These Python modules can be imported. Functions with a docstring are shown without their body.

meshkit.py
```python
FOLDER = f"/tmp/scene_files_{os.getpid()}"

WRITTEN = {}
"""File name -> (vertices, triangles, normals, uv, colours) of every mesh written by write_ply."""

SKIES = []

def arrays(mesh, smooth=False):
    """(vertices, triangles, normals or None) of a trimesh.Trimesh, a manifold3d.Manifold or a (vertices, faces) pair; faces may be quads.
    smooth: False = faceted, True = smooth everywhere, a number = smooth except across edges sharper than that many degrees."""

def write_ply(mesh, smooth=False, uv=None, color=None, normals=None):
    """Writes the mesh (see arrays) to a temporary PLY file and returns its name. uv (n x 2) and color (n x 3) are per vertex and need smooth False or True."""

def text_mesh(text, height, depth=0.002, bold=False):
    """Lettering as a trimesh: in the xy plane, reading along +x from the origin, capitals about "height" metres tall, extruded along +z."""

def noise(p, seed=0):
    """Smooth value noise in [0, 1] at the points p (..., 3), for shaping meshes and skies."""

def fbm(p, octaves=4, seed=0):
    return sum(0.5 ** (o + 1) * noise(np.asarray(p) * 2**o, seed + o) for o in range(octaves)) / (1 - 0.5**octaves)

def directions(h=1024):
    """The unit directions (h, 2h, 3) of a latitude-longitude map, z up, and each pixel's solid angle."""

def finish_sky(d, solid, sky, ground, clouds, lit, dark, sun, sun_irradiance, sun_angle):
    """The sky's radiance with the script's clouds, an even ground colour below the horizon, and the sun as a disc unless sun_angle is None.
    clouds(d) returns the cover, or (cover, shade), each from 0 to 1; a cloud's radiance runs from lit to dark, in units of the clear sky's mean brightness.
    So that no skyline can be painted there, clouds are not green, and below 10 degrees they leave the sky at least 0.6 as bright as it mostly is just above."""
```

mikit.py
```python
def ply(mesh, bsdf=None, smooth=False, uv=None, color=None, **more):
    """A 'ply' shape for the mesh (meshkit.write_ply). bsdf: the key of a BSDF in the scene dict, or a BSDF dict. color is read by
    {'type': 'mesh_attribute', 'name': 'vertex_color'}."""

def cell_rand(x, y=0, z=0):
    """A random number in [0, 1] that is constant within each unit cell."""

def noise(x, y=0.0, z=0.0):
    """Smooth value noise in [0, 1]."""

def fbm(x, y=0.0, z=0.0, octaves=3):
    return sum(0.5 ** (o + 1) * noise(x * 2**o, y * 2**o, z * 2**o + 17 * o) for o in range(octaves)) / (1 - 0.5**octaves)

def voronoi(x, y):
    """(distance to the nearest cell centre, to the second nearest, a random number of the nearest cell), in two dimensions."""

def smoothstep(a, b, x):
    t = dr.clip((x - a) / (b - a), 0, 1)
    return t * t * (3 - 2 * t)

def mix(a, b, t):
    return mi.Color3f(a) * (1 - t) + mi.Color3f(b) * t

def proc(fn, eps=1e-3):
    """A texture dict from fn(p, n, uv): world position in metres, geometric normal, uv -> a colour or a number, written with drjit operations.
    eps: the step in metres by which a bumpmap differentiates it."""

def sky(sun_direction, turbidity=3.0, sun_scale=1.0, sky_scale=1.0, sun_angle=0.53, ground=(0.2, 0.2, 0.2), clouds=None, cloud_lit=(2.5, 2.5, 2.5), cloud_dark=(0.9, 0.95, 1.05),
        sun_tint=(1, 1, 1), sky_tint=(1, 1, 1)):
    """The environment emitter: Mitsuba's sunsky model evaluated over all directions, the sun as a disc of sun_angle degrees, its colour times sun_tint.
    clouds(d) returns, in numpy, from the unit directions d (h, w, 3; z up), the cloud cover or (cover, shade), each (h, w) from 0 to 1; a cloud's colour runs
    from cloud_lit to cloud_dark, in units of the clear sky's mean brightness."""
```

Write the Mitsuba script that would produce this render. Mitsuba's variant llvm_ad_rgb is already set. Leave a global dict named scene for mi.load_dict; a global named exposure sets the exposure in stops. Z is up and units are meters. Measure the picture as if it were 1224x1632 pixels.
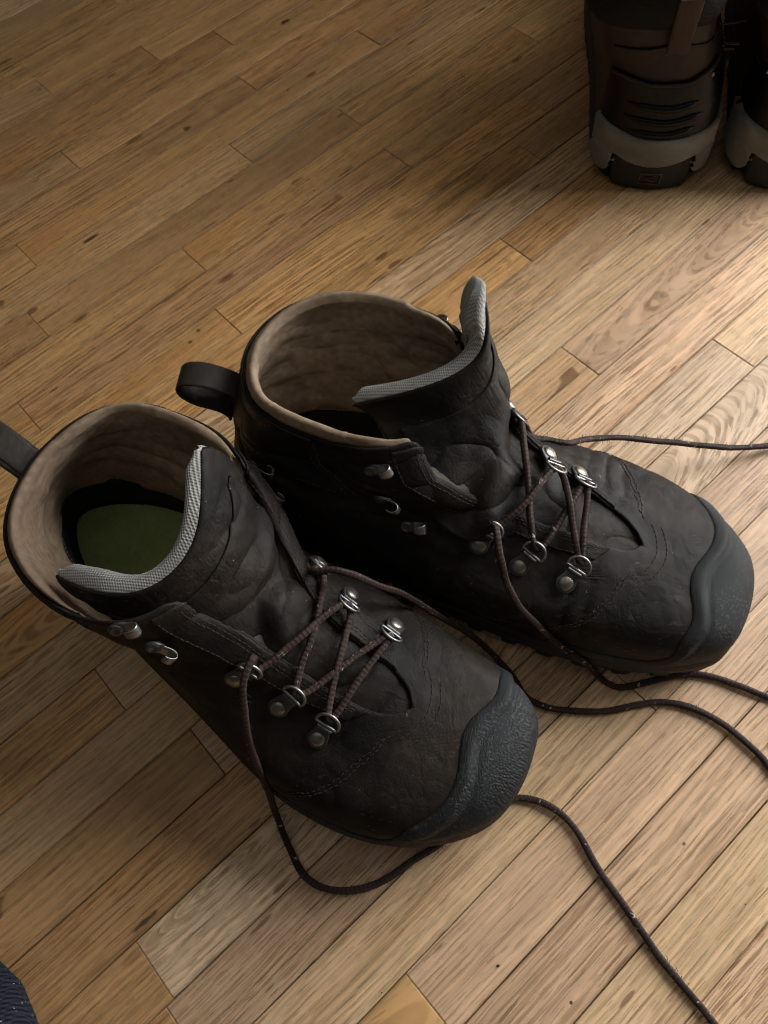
import math
import numpy as np, trimesh, drjit as dr, mitsuba as mi, mikit, meshkit
from scipy.interpolate import CubicSpline, PchipInterpolator
from scipy.ndimage import gaussian_filter1d
from scipy.spatial import cKDTree

# ------------------------------------------------------------------ camera
CAM_H = 0.50324
FWD, DOWN = np.array([0, .46142449, -.88717949]), np.array([-.16557947, -.87493326, -.45505519])
scene, labels = {}, {}
scene['camera'] = {
    'type': 'perspective', 'fov': math.degrees(2 * math.atan(612 / 1300.0)), 'fov_axis': 'x', 'near_clip': .02, 'far_clip': 60.0,
    'to_world': mi.ScalarTransform4f().look_at(origin=[0, 0, CAM_H], target=[0, float(FWD[1]), CAM_H + float(FWD[2])], up=(-DOWN).tolist())}
# ------------------------------------------------------------------ light: area light out of view at the right, weak glow overhead, dim room
exposure = 2.35
WIN_C, WIN_W, WIN_H, WIN_POWER = np.array([1.00, .40, .64]), .90, 1.00, 2.15
ROOM = (.006, .006, .006)
scene['room_glow'] = {'type': 'constant', 'radiance': {'type': 'rgb', 'value': list(ROOM)}}
T4 = mi.ScalarTransform4f


def aim(c, target, sx, sy):
    return T4().look_at(origin=list(map(float, c)), target=list(map(float, target)), up=[0, 0, 1]) @ T4().scale([sx, sy, 1])


scene['unseen_window'] = {'type': 'rectangle', 'to_world': aim(WIN_C, WIN_C + np.array([-math.cos(.95), -math.sin(.95), 0]), WIN_W / 2, WIN_H / 2),  # out of view, placed and sized to brighten the right side of the floor
                   'emitter': {'type': 'area', 'radiance': {'type': 'rgb', 'value': [WIN_POWER * c for c in (1.0, 1.0, .985)]}},
                   'bsdf': {'type': 'diffuse', 'reflectance': {'type': 'rgb', 'value': [.1, .1, .1]}}}
labels['unseen_window'] = {'kind': 'structure'}
scene['unseen_ceiling_glow'] = {'type': 'rectangle', 'to_world': aim((0, .4, 2.5), (0.0, .401, 0), 1.8, 1.8),  # glowing rectangle out of view, lights floor and boot interiors from above
                    'emitter': {'type': 'area', 'radiance': {'type': 'rgb', 'value': [.037, .0325, .0262]}},
                    'bsdf': {'type': 'diffuse', 'reflectance': {'type': 'rgb', 'value': [.6, .6, .6]}}}
labels['unseen_ceiling_glow'] = {'kind': 'structure'}

# ------------------------------------------------------------------ helpers
PW = 0.0375
YAW, V0 = .587831447, 20.0760970
CY, SY = math.cos(YAW), math.sin(YAW)
noise, fbm, voronoi, smoothstep, mix, cell_rand = mikit.noise, mikit.fbm, mikit.voronoi, mikit.smoothstep, mikit.mix, mikit.cell_rand
USED = set()


def key(name, parent=None):
    base = (parent + '__' if parent else '') + name
    k, n = base, 0
    while k in USED:
        n += 1
        k = f'{base}_{n:03d}'
    USED.add(k)
    return k


def add(name, mesh, bsdf, parent=None, smooth=30, uv=None, **lab):
    k = key(name, parent)
    scene[k] = mikit.ply(mesh, bsdf, smooth=smooth, uv=uv)
    if lab:
        labels[k] = lab
    return k


def thing(name, label, cat, group=None):
    k = key(name)
    labels[k] = {'label': label, 'category': cat}
    if group:
        labels[k]['group'] = group
    return k


def unit(v):
    v = np.asarray(v, float)
    return v / np.maximum(np.linalg.norm(v, axis=-1, keepdims=True), 1e-12)


def sstep(a, b, x):
    t = np.clip((np.asarray(x, float) - a) / (b - a), 0, 1)
    return t * t * (3 - 2 * t)


def spline(pts, step=None, n=None):
    pts = np.asarray(pts, float)
    d = np.r_[0, np.cumsum(np.maximum(np.linalg.norm(np.diff(pts, axis=0), axis=1), 1e-5) ** .5)]
    cs = CubicSpline(d, pts)
    q = cs(np.linspace(0, d[-1], 2000))
    L = np.r_[0, np.cumsum(np.linalg.norm(np.diff(q, axis=0), axis=1))]
    n = n or max(4, int(L[-1] / step) + 1)
    s = np.linspace(0, L[-1], n)
    return np.stack([np.interp(s, L, q[:, k]) for k in range(q.shape[1])], 1)


def tube(path, r, sides=10, lump=None, closed=False, flat=None, cap=True):
    """A round (or flattened) tube along path; returns (v, f, uv)."""
    path = np.asarray(path, float)
    n = len(path)
    tan = unit(np.gradient(path, axis=0)) if not closed else unit(np.roll(path, -1, 0) - np.roll(path, 1, 0))
    up = np.array([0, 0, 1.0]) if abs(tan[0][2]) < .9 else np.array([1.0, 0, 0])
    a = unit(np.cross(tan[0], up))
    A = []
    for t in tan:
        a = unit(a - t * np.dot(a, t))
        A.append(a)
    A = np.array(A)
    B = np.cross(tan, A)
    th = np.arange(sides) * 2 * np.pi / sides
    s = np.r_[0, np.cumsum(np.linalg.norm(np.diff(path, axis=0), axis=1))]
    R = np.broadcast_to(np.asarray(r, float), (n,))[:, None] * np.ones(sides)
    if lump is not None:
        R = R * lump(s[:, None], th[None, :])
    fx = 1.0 if flat is None else flat
    V = path[:, None] + (R * np.cos(th))[..., None] * A[:, None] + (R * fx * np.sin(th))[..., None] * B[:, None]
    V = V.reshape(-1, 3)
    uv = np.stack([np.broadcast_to(th / (2 * np.pi), (n, sides)), np.broadcast_to(s[:, None], (n, sides))], -1).reshape(-1, 2)
    i, j = np.meshgrid(np.arange(n if closed else n - 1), np.arange(sides), indexing='ij')
    i2, j2 = (i + 1) % n, (j + 1) % sides
    q = np.stack([i * sides + j, i * sides + j2, i2 * sides + j2, i2 * sides + j], -1).reshape(-1, 4)
    F = np.vstack([q[:, [0, 1, 2]], q[:, [0, 2, 3]]])
    if cap and not closed:
        c0, c1 = len(V), len(V) + 1
        V = np.vstack([V, path[0] - tan[0] * R[0].mean() * .4, path[-1] + tan[-1] * R[-1].mean() * .4])
        uv = np.vstack([uv, uv[0], uv[-sides]])
        k = np.arange(sides)
        k2 = (k + 1) % sides
        F = np.vstack([F, np.stack([np.full(sides, c0), k2, k], 1), np.stack([np.full(sides, c1), (n - 1) * sides + k, (n - 1) * sides + k2], 1)])
    return V, F, uv


def fix(v, f, mirror=False):
    return (v, f[:, ::-1] if mirror else f)


def grid_normals(P, ring=None):
    """Normals of a grid of points; ring: rows that close on themselves (first column = last column)."""
    du = np.gradient(P, axis=1)
    if ring is not None:
        e = (P[:, 1] - P[:, -2]) / 2
        du[ring, 0] = e[ring]
        du[ring, -1] = e[ring]
    dv = np.gradient(P, axis=0)
    return unit(np.cross(du, dv))


def sheet(P, o, i, ring=None, sign=1, bulge=.55, N=None):
    """A closed, round-edged sheet from a point grid (R, C, 3): o and i are the offsets of its two faces along the normal."""
    R, C = P.shape[:2]
    N = grid_normals(P, ring) * sign if N is None else N
    o, i = np.broadcast_to(np.asarray(o, float), (R, C)), np.broadcast_to(np.asarray(i, float), (R, C))
    ring = np.zeros(R, bool) if ring is None else ring
    Po, Pi = P + N * o[..., None], P + N * i[..., None]
    du = np.linalg.norm(np.diff(P, axis=1), axis=2)
    cu = np.concatenate([np.zeros((R, 1)), np.cumsum(du, 1)], 1)
    cu = cu - cu[:, C // 2:C // 2 + 1]
    dv = np.linalg.norm(np.diff(P[:, C // 2], axis=0), axis=1)
    cv = np.broadcast_to(np.r_[0, np.cumsum(dv)][:, None], (R, C))
    uv = np.stack([cu, cv], -1)
    idx = np.arange(R * C).reshape(R, C).copy()
    idx[ring, -1] = idx[ring, 0]

    def quads(ix, rev):
        q = np.stack([ix[:-1, :-1], ix[:-1, 1:], ix[1:, 1:], ix[1:, :-1]], -1).reshape(-1, 4)
        return q[:, ::-1] if rev else q
    outer_rev = sign < 0
    F = [quads(idx, outer_rev), quads(idx + R * C, not outer_rev)]
    V, UV = [Po.reshape(-1, 3), Pi.reshape(-1, 3)], [uv.reshape(-1, 2)] * 2
    n = 2 * R * C

    def strip(line_idx, tangent, rev, skip=None):
        nonlocal n
        li = np.asarray(line_idx)
        po, pi = Po.reshape(-1, 3)[li], Pi.reshape(-1, 3)[li]
        th = np.linalg.norm(po - pi, axis=1)[:, None]
        prev = li
        for w, b in ((.25, .82), (.5, 1.0), (.75, .82)):
            V.append(po * (1 - w) + pi * w + tangent * th * b * bulge)
            UV.append(uv.reshape(-1, 2)[li])
            cur = n + np.arange(len(li))
            n += len(li)
            F.append(band(prev, cur, rev, skip))
            prev = cur
        F.append(band(prev, li + R * C, rev, skip))

    def band(a, b, rev, skip):
        q = np.stack([a[:-1], b[:-1], b[1:], a[1:]], -1)
        if skip is not None:
            q = q[~skip]
        return q[:, ::-1] if rev else q
    g = idx
    top, bot = unit(P[-1] - P[-2]), unit(P[0] - P[1])
    left, right = unit(P[:, 0] - P[:, 1]), unit(P[:, -1] - P[:, -2])
    sk = ring[:-1] & ring[1:]
    # row ends then column ends; the winding follows the outer face
    strip(g[0], bot, outer_rev)
    strip(g[-1], top, not outer_rev)
    strip(np.arange(R) * C, left, not outer_rev, sk)
    strip(np.arange(R) * C + C - 1, right, outer_rev, sk)
    V, F, UV = np.vstack(V), np.vstack(F), np.vstack(UV)
    F = np.vstack([F[:, [0, 1, 2]], F[:, [0, 2, 3]]])
    ok = (F[:, 0] != F[:, 1]) & (F[:, 1] != F[:, 2]) & (F[:, 0] != F[:, 2])
    return V, F[ok], UV


def lathe(profile, n=20):
    """profile (r, z) from bottom axis to top axis -> (v, f)."""
    pr = np.asarray(profile, float)
    th = np.arange(n) * 2 * np.pi / n
    V = np.stack([pr[:, :1] * np.cos(th), pr[:, :1] * np.sin(th), np.broadcast_to(pr[:, 1:], (len(pr), n))], -1).reshape(-1, 3)
    i, j = np.meshgrid(np.arange(len(pr) - 1), np.arange(n), indexing='ij')
    j2 = (j + 1) % n
    q = np.stack([i * n + j, i * n + j2, (i + 1) * n + j2, (i + 1) * n + j], -1).reshape(-1, 4)
    return V, np.vstack([q[:, [0, 1, 2]], q[:, [0, 2, 3]]])


def place(v, p, ex, ey, ez):
    return p + v[:, :1] * ex + v[:, 1:2] * ey + v[:, 2:3] * ez


# ------------------------------------------------------------------ materials
def bs(name, **k):
    scene[name] = {'type': 'twosided', 'bsdf': k['bsdf']} if 'bsdf' in k else k
    return name


def principled(base, rough=.5, spec=.4, bump=None, bscale=1.0, **more):
    col = mikit.proc(base) if callable(base) else {'type': 'rgb', 'value': list(base)}
    d = {'type': 'principled', 'base_color': col, 'roughness': mikit.proc(rough) if callable(rough) else rough, 'specular': spec, **more}
    if bump is not None:
        d = {'type': 'bumpmap', 'arbitrary': mikit.proc(bump, eps=3e-4), 'scale': bscale, 'bsdf': d}
    return d


# plank table: (row, from, to) in plank widths along the boards, with a colour each
JOINTS = {-2: [5.91], -1: [8.67], 0: [10.42], 1: [4.87], 2: [9.71], 3: [2.41, 13.05], 4: [7.97], 5: [1.53, 10.65], 6: [5.09, 15.85], 7: [.12, 10.46],
          8: [4.56, 14.01], 9: [12.71], 10: [], 11: [10.26], 12: [], 13: [-1.79], 14: [8.97], 15: [-1.16], 16: [1.6, 11.2], 17: [-3.61], 18: [-3.75],
          19: [4.6], 20: [-.9], -4: [9.35]}
TONE = {'tan': (.52, .345, .16), 'gold': (.55, .345, .14), 'pale': (.57, .48, .36), 'yel': (.57, .43, .24), 'pink': (.53, .37, .245), 'pinkdk': (.38, .25, .165),
        'org': (.38, .225, .10), 'brn': (.31, .20, .105), 'dkbrn': (.24, .16, .09), 'olive': (.36, .26, .12), 'grey': (.37, .285, .18), 'rbrn': (.33, .20, .125)}
MARK = [(-4, 7, 'olive'), (-3, 6, 'olive'), (-2, 5.8, 'grey'), (-2, 8, 'tan'), (-1, 8.2, 'brn'), (-1, 10, 'tan'), (0, 5, 'org'), (0, 12, 'tan'), (1, 3, 'grey'), (1, 7, 'tan'),
        (2, 6, 'brn'), (2, 10.8, 'org'), (3, 8, 'tan'), (3, 1, 'tan'), (3, 14, 'brn'), (4, 5.2, 'yel'), (4, 10, 'grey'), (5, 4.6, 'dkbrn'), (5, 14, 'olive'), (5, 0, 'brn'),
        (6, 3, 'tan'), (6, 8, 'tan'), (7, 4.3, 'rbrn'), (7, 11, 'tan'), (7, -2, 'brn'), (8, 2.8, 'tan'), (8, 8, 'gold'), (8, 16, 'pinkdk'), (9, 7.9, 'gold'), (9, 14, 'brn'),
        (10, 8, 'pale'), (11, 8, 'gold'), (11, 11.1, 'org'), (11, -2, 'brn'), (12, 9, 'pale'), (13, 11, 'yel'), (13, -3, 'tan'), (14, 10.8, 'pinkdk'), (14, 7.5, 'gold'),
        (15, 9, 'pink'), (15, -3, 'brn'), (16, 9.9, 'pale'), (16, -3.4, 'brn'), (16, 12, 'yel'), (17, -2.6, 'pale'), (17, -5, 'brn'), (18, -2, 'rbrn'), (18, -5, 'brn'), (19, 2, 'yel'), (19, 7, 'pink'),
        (20, .7, 'pink'), (20, -1.5, 'tan'), (21, 3.7, 'pink'), (22, 2.4, 'yel'), (23, 3, 'pink')]
rng = np.random.default_rng(11)
PLANKS = []
for r in list(range(-9, 27)) + list(range(-30, -9)) + list(range(27, 31)):
    js = list(JOINTS.get(r, []))
    lo, hi = (min(js), max(js)) if js else (3.0 + rng.uniform(-2, 2), 8.0)
    ends = sorted(js)
    a = lo
    while a > -20:
        a -= rng.uniform(13, 22)
        ends.append(a)
    b = hi
    while b < 46:
        b += rng.uniform(13, 22)
        ends.append(b)
    ends = sorted(ends)
    for e0, e1 in zip(ends[:-1], ends[1:]):
        if e1 < -19 or e0 > 45:
            continue
        t = next((TONE[m[2]] for m in MARK if m[0] == r and e0 <= m[1] < e1), None)
        if t is None:
            t = list(TONE.values())[rng.integers(len(TONE))]
        PLANKS.append((r, e0, e1, np.array([1.21, 1.065, .94]) * (np.array(t) * .42 + .58 * (np.array([.48, .325, .165]) if r < 13 or e1 < 3 else np.array([.52, .425, .315]))) * rng.uniform(.95, 1.05)))  # right-hand boards: own paler tone, plus some of the bright sheen painted in
NP = len(PLANKS)
P_COL = [mi.Float(np.array([p[3][c] for p in PLANKS], np.float32)) for c in range(3)]
P_V0 = np.where(rng.random(NP) < .12, rng.uniform(-.02, .035, NP), rng.choice([-1, 1], NP) * rng.uniform(.08, .3, NP))
P_A = np.where(np.abs(P_V0) < .05, rng.uniform(.03, .075, NP), rng.uniform(.0, .05, NP))
P_U0 = rng.uniform(-.5, .5, NP)
P_FR = rng.uniform(1 / .0046, 1 / .0030, NP)
for i_, p in enumerate(PLANKS):
    if p[0] == 17 and p[1] <= -2.6 < p[2]:
        P_V0[i_], P_A[i_], P_U0[i_], P_FR[i_] = -.012, .11, -.02 - ((p[1] + p[2]) / 2 + 1.5) * PW, 1 / .0042
P_G, P_W = rng.uniform(.62, 1.45, NP), rng.uniform(.25, 1.0, NP)
P_G, P_W = mi.Float(P_G.astype(np.float32)), mi.Float(P_W.astype(np.float32))
P_V0, P_A, P_U0, P_FR = (mi.Float(x.astype(np.float32)) for x in (P_V0, P_A, P_U0, P_FR))
STEP = 1.25


FLAWS = [(-0.0156, 0.8373, 0.0065, 0.003, 0.95), (-0.2126, 0.5748, 0.0085, 0.0018, 0.9), (-0.1710, 0.0302, 0.008, 0.0014, 0.9), (-0.1299, 0.4412, 0.0018, 0.0014, 0.9), (-0.1229, 0.4514, 0.0016, 0.0016, 0.85), (0.1174, 0.5591, 0.045, 0.0014, 0.55), (-0.1233, 0.6979, 0.004, 0.003, 0.8), (0.0254, 0.4739, 0.012, 0.0011, 0.8), (-0.0760, 0.3986, 0.007, 0.0016, 0.7), (0.0540, -0.0421, 0.0009, 0.0009, 0.95), (0.1350, 0.0235, 0.001, 0.0008, 0.8)]


def wood_parts(uv):
    idx = dr.floor(uv.x / STEP)
    k = mi.UInt32(dr.clip(idx, 0, NP - 1))
    u, v = uv.x - idx * STEP - STEP / 2, uv.y
    g = lambda arr: dr.gather(mi.Float, arr, k)
    warp = .0055 * (noise(u * 5 + 31 * idx, v * 22, 1.5) - .5) + .0030 * (noise(u * 17 + 7 * idx, v * 70, 4.5) - .5) + .0009 * (noise(u * 60 + 3 * idx, v * 240, 7.5) - .5)
    gs = g(P_G)
    dv, du = v - g(P_V0) + warp, (u - g(P_U0)) * g(P_A)
    R = dr.sqrt(dv * dv + du * du + 1e-7)
    ring = R * g(P_FR) + 1.6 * noise(u * 2.0, v * 60, idx)
    fr = ring - dr.floor(ring)
    early = smoothstep(.30, .85, fr) * (1 - smoothstep(.90, 1.0, fr))
    early = early * (.25 + 1.1 * noise(dr.floor(ring) * 1.7, idx * 3.1, u * 5))
    s1 = smoothstep(.50, .66, noise(u * 58 * gs + 13 * idx, R * 1450 * gs, 2.5)) * g(P_W)
    s2 = smoothstep(.57, .66, noise(u * 80 * gs + 5 * idx, R * 1900 * gs, 8.5)) * (.4 + .6 * g(P_W)) * (.30 + .70 * early)
    s3 = smoothstep(.60, .70, noise(u * 120 + 9 * idx, R * 2700, 5.5))
    patchy = .45 + .75 * noise(u * 11 + idx, v * 75, 3.7)
    return idx, k, u, v, early, s1 * patchy, s2 * patchy, s3, R


def wood_color(p, n, uv):
    idx, k, u, v, early, s1, s2, s3, R = wood_parts(uv)
    base = mi.Color3f(*[dr.gather(mi.Float, c, k) for c in P_COL])
    tone = .80 + .40 * noise(u * 6 + 5 * idx, v * 50, 3.3)
    base = base * tone * (.86 + .28 * noise(u * 20 + idx, R * 420, 1.1))
    c = mix(base, base * mi.Color3f(.60, .52, .42), dr.clip(.42 * early, 0, 1))
    c = mix(c, base * mi.Color3f(.50, .42, .33), dr.clip(s1 * .95, 0, 1))
    c = mix(c, base * mi.Color3f(.22, .165, .12), dr.clip(s2 * .95, 0, 1))
    c = mix(c, base * mi.Color3f(.38, .30, .22), dr.clip(s3 * .45, 0, 1))
    stain = smoothstep(.66, .92, noise(u * 5 + 11 * idx, v * 40 + idx, 9.1)) * .45
    c = mix(c, c * mi.Color3f(1.0, .76, .54), stain)
    knot = smoothstep(.925, .96, noise(u * 24 + 17 * idx, v * 130, 6.1)) * .75
    c = mix(c, c * mi.Color3f(.30, .20, .15), knot)
    for x, y, a, b_, d in FLAWS:
        ex, ey = (p.x - x) * CY + (p.y - y) * SY, (p.x - x) * SY - (p.y - y) * CY
        w = .6 * (noise(p.x * 260, p.y * 260) - .5)
        m = smoothstep(1.25, .55, dr.sqrt(dr.square(ex / a) + dr.square(ey / b_)) + w)
        c = mix(c, mi.Color3f(.045, .028, .018), m * d)
    edge = smoothstep(.0160, .0187, dr.abs(v))
    return c * (1 - .35 * edge * noise(u * 14, idx, dr.floor(v * 60)))


def wood_bump(p, n, uv):
    idx, k, u, v, early, s1, s2, s3, R = wood_parts(uv)
    return -(s2 * .00012 + s1 * .00006) + .0002 * noise(u * 6, v * 30, idx)


bs('oak', bsdf=principled(wood_color, rough=.40, spec=.42, bump=wood_bump))
bs('gap_dark', type='diffuse', reflectance={'type': 'rgb', 'value': [.06, .042, .027]})


def leather_color(p, n, uv):
    a = fbm(p.x * 30, p.y * 30, p.z * 30, octaves=4)
    b = fbm(p.x * 170, p.y * 170, p.z * 170, octaves=3)
    c = mix((.0046, .0038, .0033), (.0165, .0112, .0078), smoothstep(.34, .68, a))
    c = mix(c, mi.Color3f(.036, .027, .020), .5 * smoothstep(.54, .78, b) * smoothstep(.40, .66, a))
    dust = smoothstep(.50, .74, fbm(p.x * 17 + 4, p.y * 17, p.z * 17, octaves=3)) * smoothstep(.3, .7, b)
    c = mix(c, mi.Color3f(.036, .036, .036), .4 * dust)
    scr = smoothstep(.80, .84, noise(p.x * 240 + 30 * p.y, p.y * 900, p.z * 500)) * smoothstep(.60, .75, noise(p.x * 35 + 9, p.y * 35, p.z * 35))
    lint = smoothstep(.965, .972, noise(p.x * 520, p.y * 520, p.z * 520))
    return mix(mix(c, mi.Color3f(.06, .05, .042), .3 * scr), mi.Color3f(.22, .21, .2), .6 * lint)


def crinkle(p, f, k):
    v = 1 - dr.abs(2 * noise(p.x * f + k, p.y * f + 2.2 * noise(p.x * f * .6, p.y * f * .6, p.z * f * .6), p.z * f * 1.4) - 1)
    return v * v * v * v * v * v


def leather_bump(p, n, uv):
    d1, d2, w = voronoi(p.x * 620 + p.z * 330, p.y * 620 - p.z * 410)
    return .00009 * smoothstep(.02, .3, d2 - d1) + .00050 * fbm(p.x * 190, p.y * 190, p.z * 190, octaves=3) - .00014 * crinkle(p, 130.0, 3.0) - .00006 * crinkle(p, 52.0, 8.0)


def leather_rough(p, n, uv):
    return .50 + .26 * fbm(p.x * 50, p.y * 50, p.z * 50, octaves=2)


bs('leather', bsdf=principled(leather_color, rough=leather_rough, spec=.25, bump=leather_bump))


def suede_color(p, n, uv):
    a = fbm(p.x * 60, p.y * 60, p.z * 60, octaves=3)
    return mix((.018, .014, .011), (.055, .039, .028), a)


bs('brown_leather', bsdf=principled(suede_color, rough=.6, spec=.3, bump=leather_bump))
bs('black_panel', bsdf=principled((.010, .010, .010), rough=.5, spec=.35, bump=leather_bump))


def rubber_color(p, n, uv):
    a = fbm(p.x * 45, p.y * 45, p.z * 45, octaves=3)
    w = smoothstep(.62, .75, noise(p.x * 1100, p.y * 1100, p.z * 1100)) * smoothstep(.45, .65, a)
    return mix(mix((.010, .0108, .012), (.022, .0235, .0265), a), mi.Color3f(.08, .083, .086), .45 * w)


def rubber_bump(p, n, uv):
    d1, d2, w = voronoi(p.x * 900 + p.z * 560, p.y * 900 - p.z * 420)
    return .00042 * smoothstep(.05, .5, d1) + .0003 * fbm(p.x * 260, p.y * 260, p.z * 260, octaves=2)


bs('toe_rubber', bsdf=principled(rubber_color, rough=.58, spec=.28, bump=rubber_bump))
bs('rim_rubber', bsdf=principled((.024, .026, .030), rough=.42, spec=.5, bump=leather_bump))
bs('sole_rubber', bsdf=principled((.014, .014, .014), rough=.6, spec=.35))


def tan_color(p, n, uv):
    a = fbm(p.x * 22, p.y * 22, p.z * 22, octaves=4)
    b = fbm(p.x * 75 + 3, p.y * 75, p.z * 75, octaves=2)
    c = mix((.165, .112, .074), (.29, .215, .148), smoothstep(.2, .8, a))
    c = c * (.8 + .4 * noise(p.x * 400, p.y * 400, p.z * 400))
    return mix(c, mi.Color3f(.070, .048, .032), .4 * smoothstep(.52, .72, b))


def tan_bump(p, n, uv):
    return .0009 * fbm(p.x * 45, p.y * 45, p.z * 90, octaves=3) + .0002 * noise(p.x * 600, p.y * 600, p.z * 600)


bs('tan_lining', bsdf=principled(tan_color, rough=.68, spec=.3, bump=tan_bump))


def knit(uv, a, b):
    x, y = uv.x * a, uv.y * b
    row = dr.floor(y)
    x = x + .5 * (row - 2 * dr.floor(row / 2))
    fx, fy = x - dr.floor(x) - .5, y - row - .5
    return dr.sqrt(fx * fx * 1.3 + fy * fy * 1.6)


def weave(p, k):
    a = dr.sin(k * (p.x + .62 * p.y + .50 * p.z))
    b = dr.sin(k * (-.55 * p.x + p.y - .62 * p.z))
    return a * b


def mesh_color(p, n, uv):
    c = mix((.17, .17, .165), (.43, .43, .41), smoothstep(-.75, .6, weave(p, 2900.0)))
    return c * (.70 + .6 * fbm(p.x * 70, p.y * 70, p.z * 70, octaves=2))


def mesh_bump(p, n, uv):
    return .00030 * weave(p, 2900.0)


bs('mesh_lining', bsdf=principled(mesh_color, rough=.8, spec=.2, bump=mesh_bump))


def dark_color(p, n, uv):
    d = knit(uv, 700, 700)
    return mix((.030, .030, .031), (.010, .010, .011), smoothstep(.2, .6, d))


bs('dark_textile', bsdf=principled(dark_color, rough=.85, spec=.15))


def insole_color(p, n, uv):
    a = fbm(p.x * 60, p.y * 60, p.z * 60, octaves=3)
    return mix((.19, .25, .095), (.26, .33, .14), a) * (.9 + .2 * noise(p.x * 900, p.y * 900))


bs('insole_foam', bsdf=principled(insole_color, rough=.85, spec=.2))


def lace_color(p, n, uv):
    th, s = uv.x * 6.2832, uv.y * 1000
    w = dr.sin(2 * th + s * 1.25) * dr.sin(2 * th - s * 1.25)
    c = mix((.018, .0100, .0085), (.052, .030, .025), smoothstep(-.8, .8, w)) * (.6 + .8 * noise(s * .11, 3.3))
    fleck = smoothstep(.90, .93, noise(th * 1.2 + s * .5, s * .42, 3.0)) * smoothstep(.35, .6, noise(s * .012, 7.7))
    return mix(c, mi.Color3f(.42, .36, .33), .75 * fleck)


def lace_bump(p, n, uv):
    th, s = uv.x * 6.2832, uv.y * 1000
    return (.00012 + .0001 * noise(s * .3)) * dr.sin(2 * th + s * 1.25) * dr.sin(2 * th - s * 1.25)


bs('lace_cord', bsdf=principled(lace_color, rough=.7, spec=.3, bump=lace_bump))
bs('steel', type='roughconductor', material='none', alpha=.2, distribution='ggx', specular_reflectance={'type': 'rgb', 'value': [.32, .32, .31]})


def brass_color(p, n, uv):
    return mix((.20, .19, .17), (.42, .40, .34), noise(p.x * 500, p.y * 500, p.z * 500))


bs('rivet_metal', bsdf=principled(brass_color, rough=.36, spec=.5, metallic=.9))
bs('plate_metal', bsdf=principled((.11, .11, .11), rough=.38, spec=.5, metallic=.8))


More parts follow.
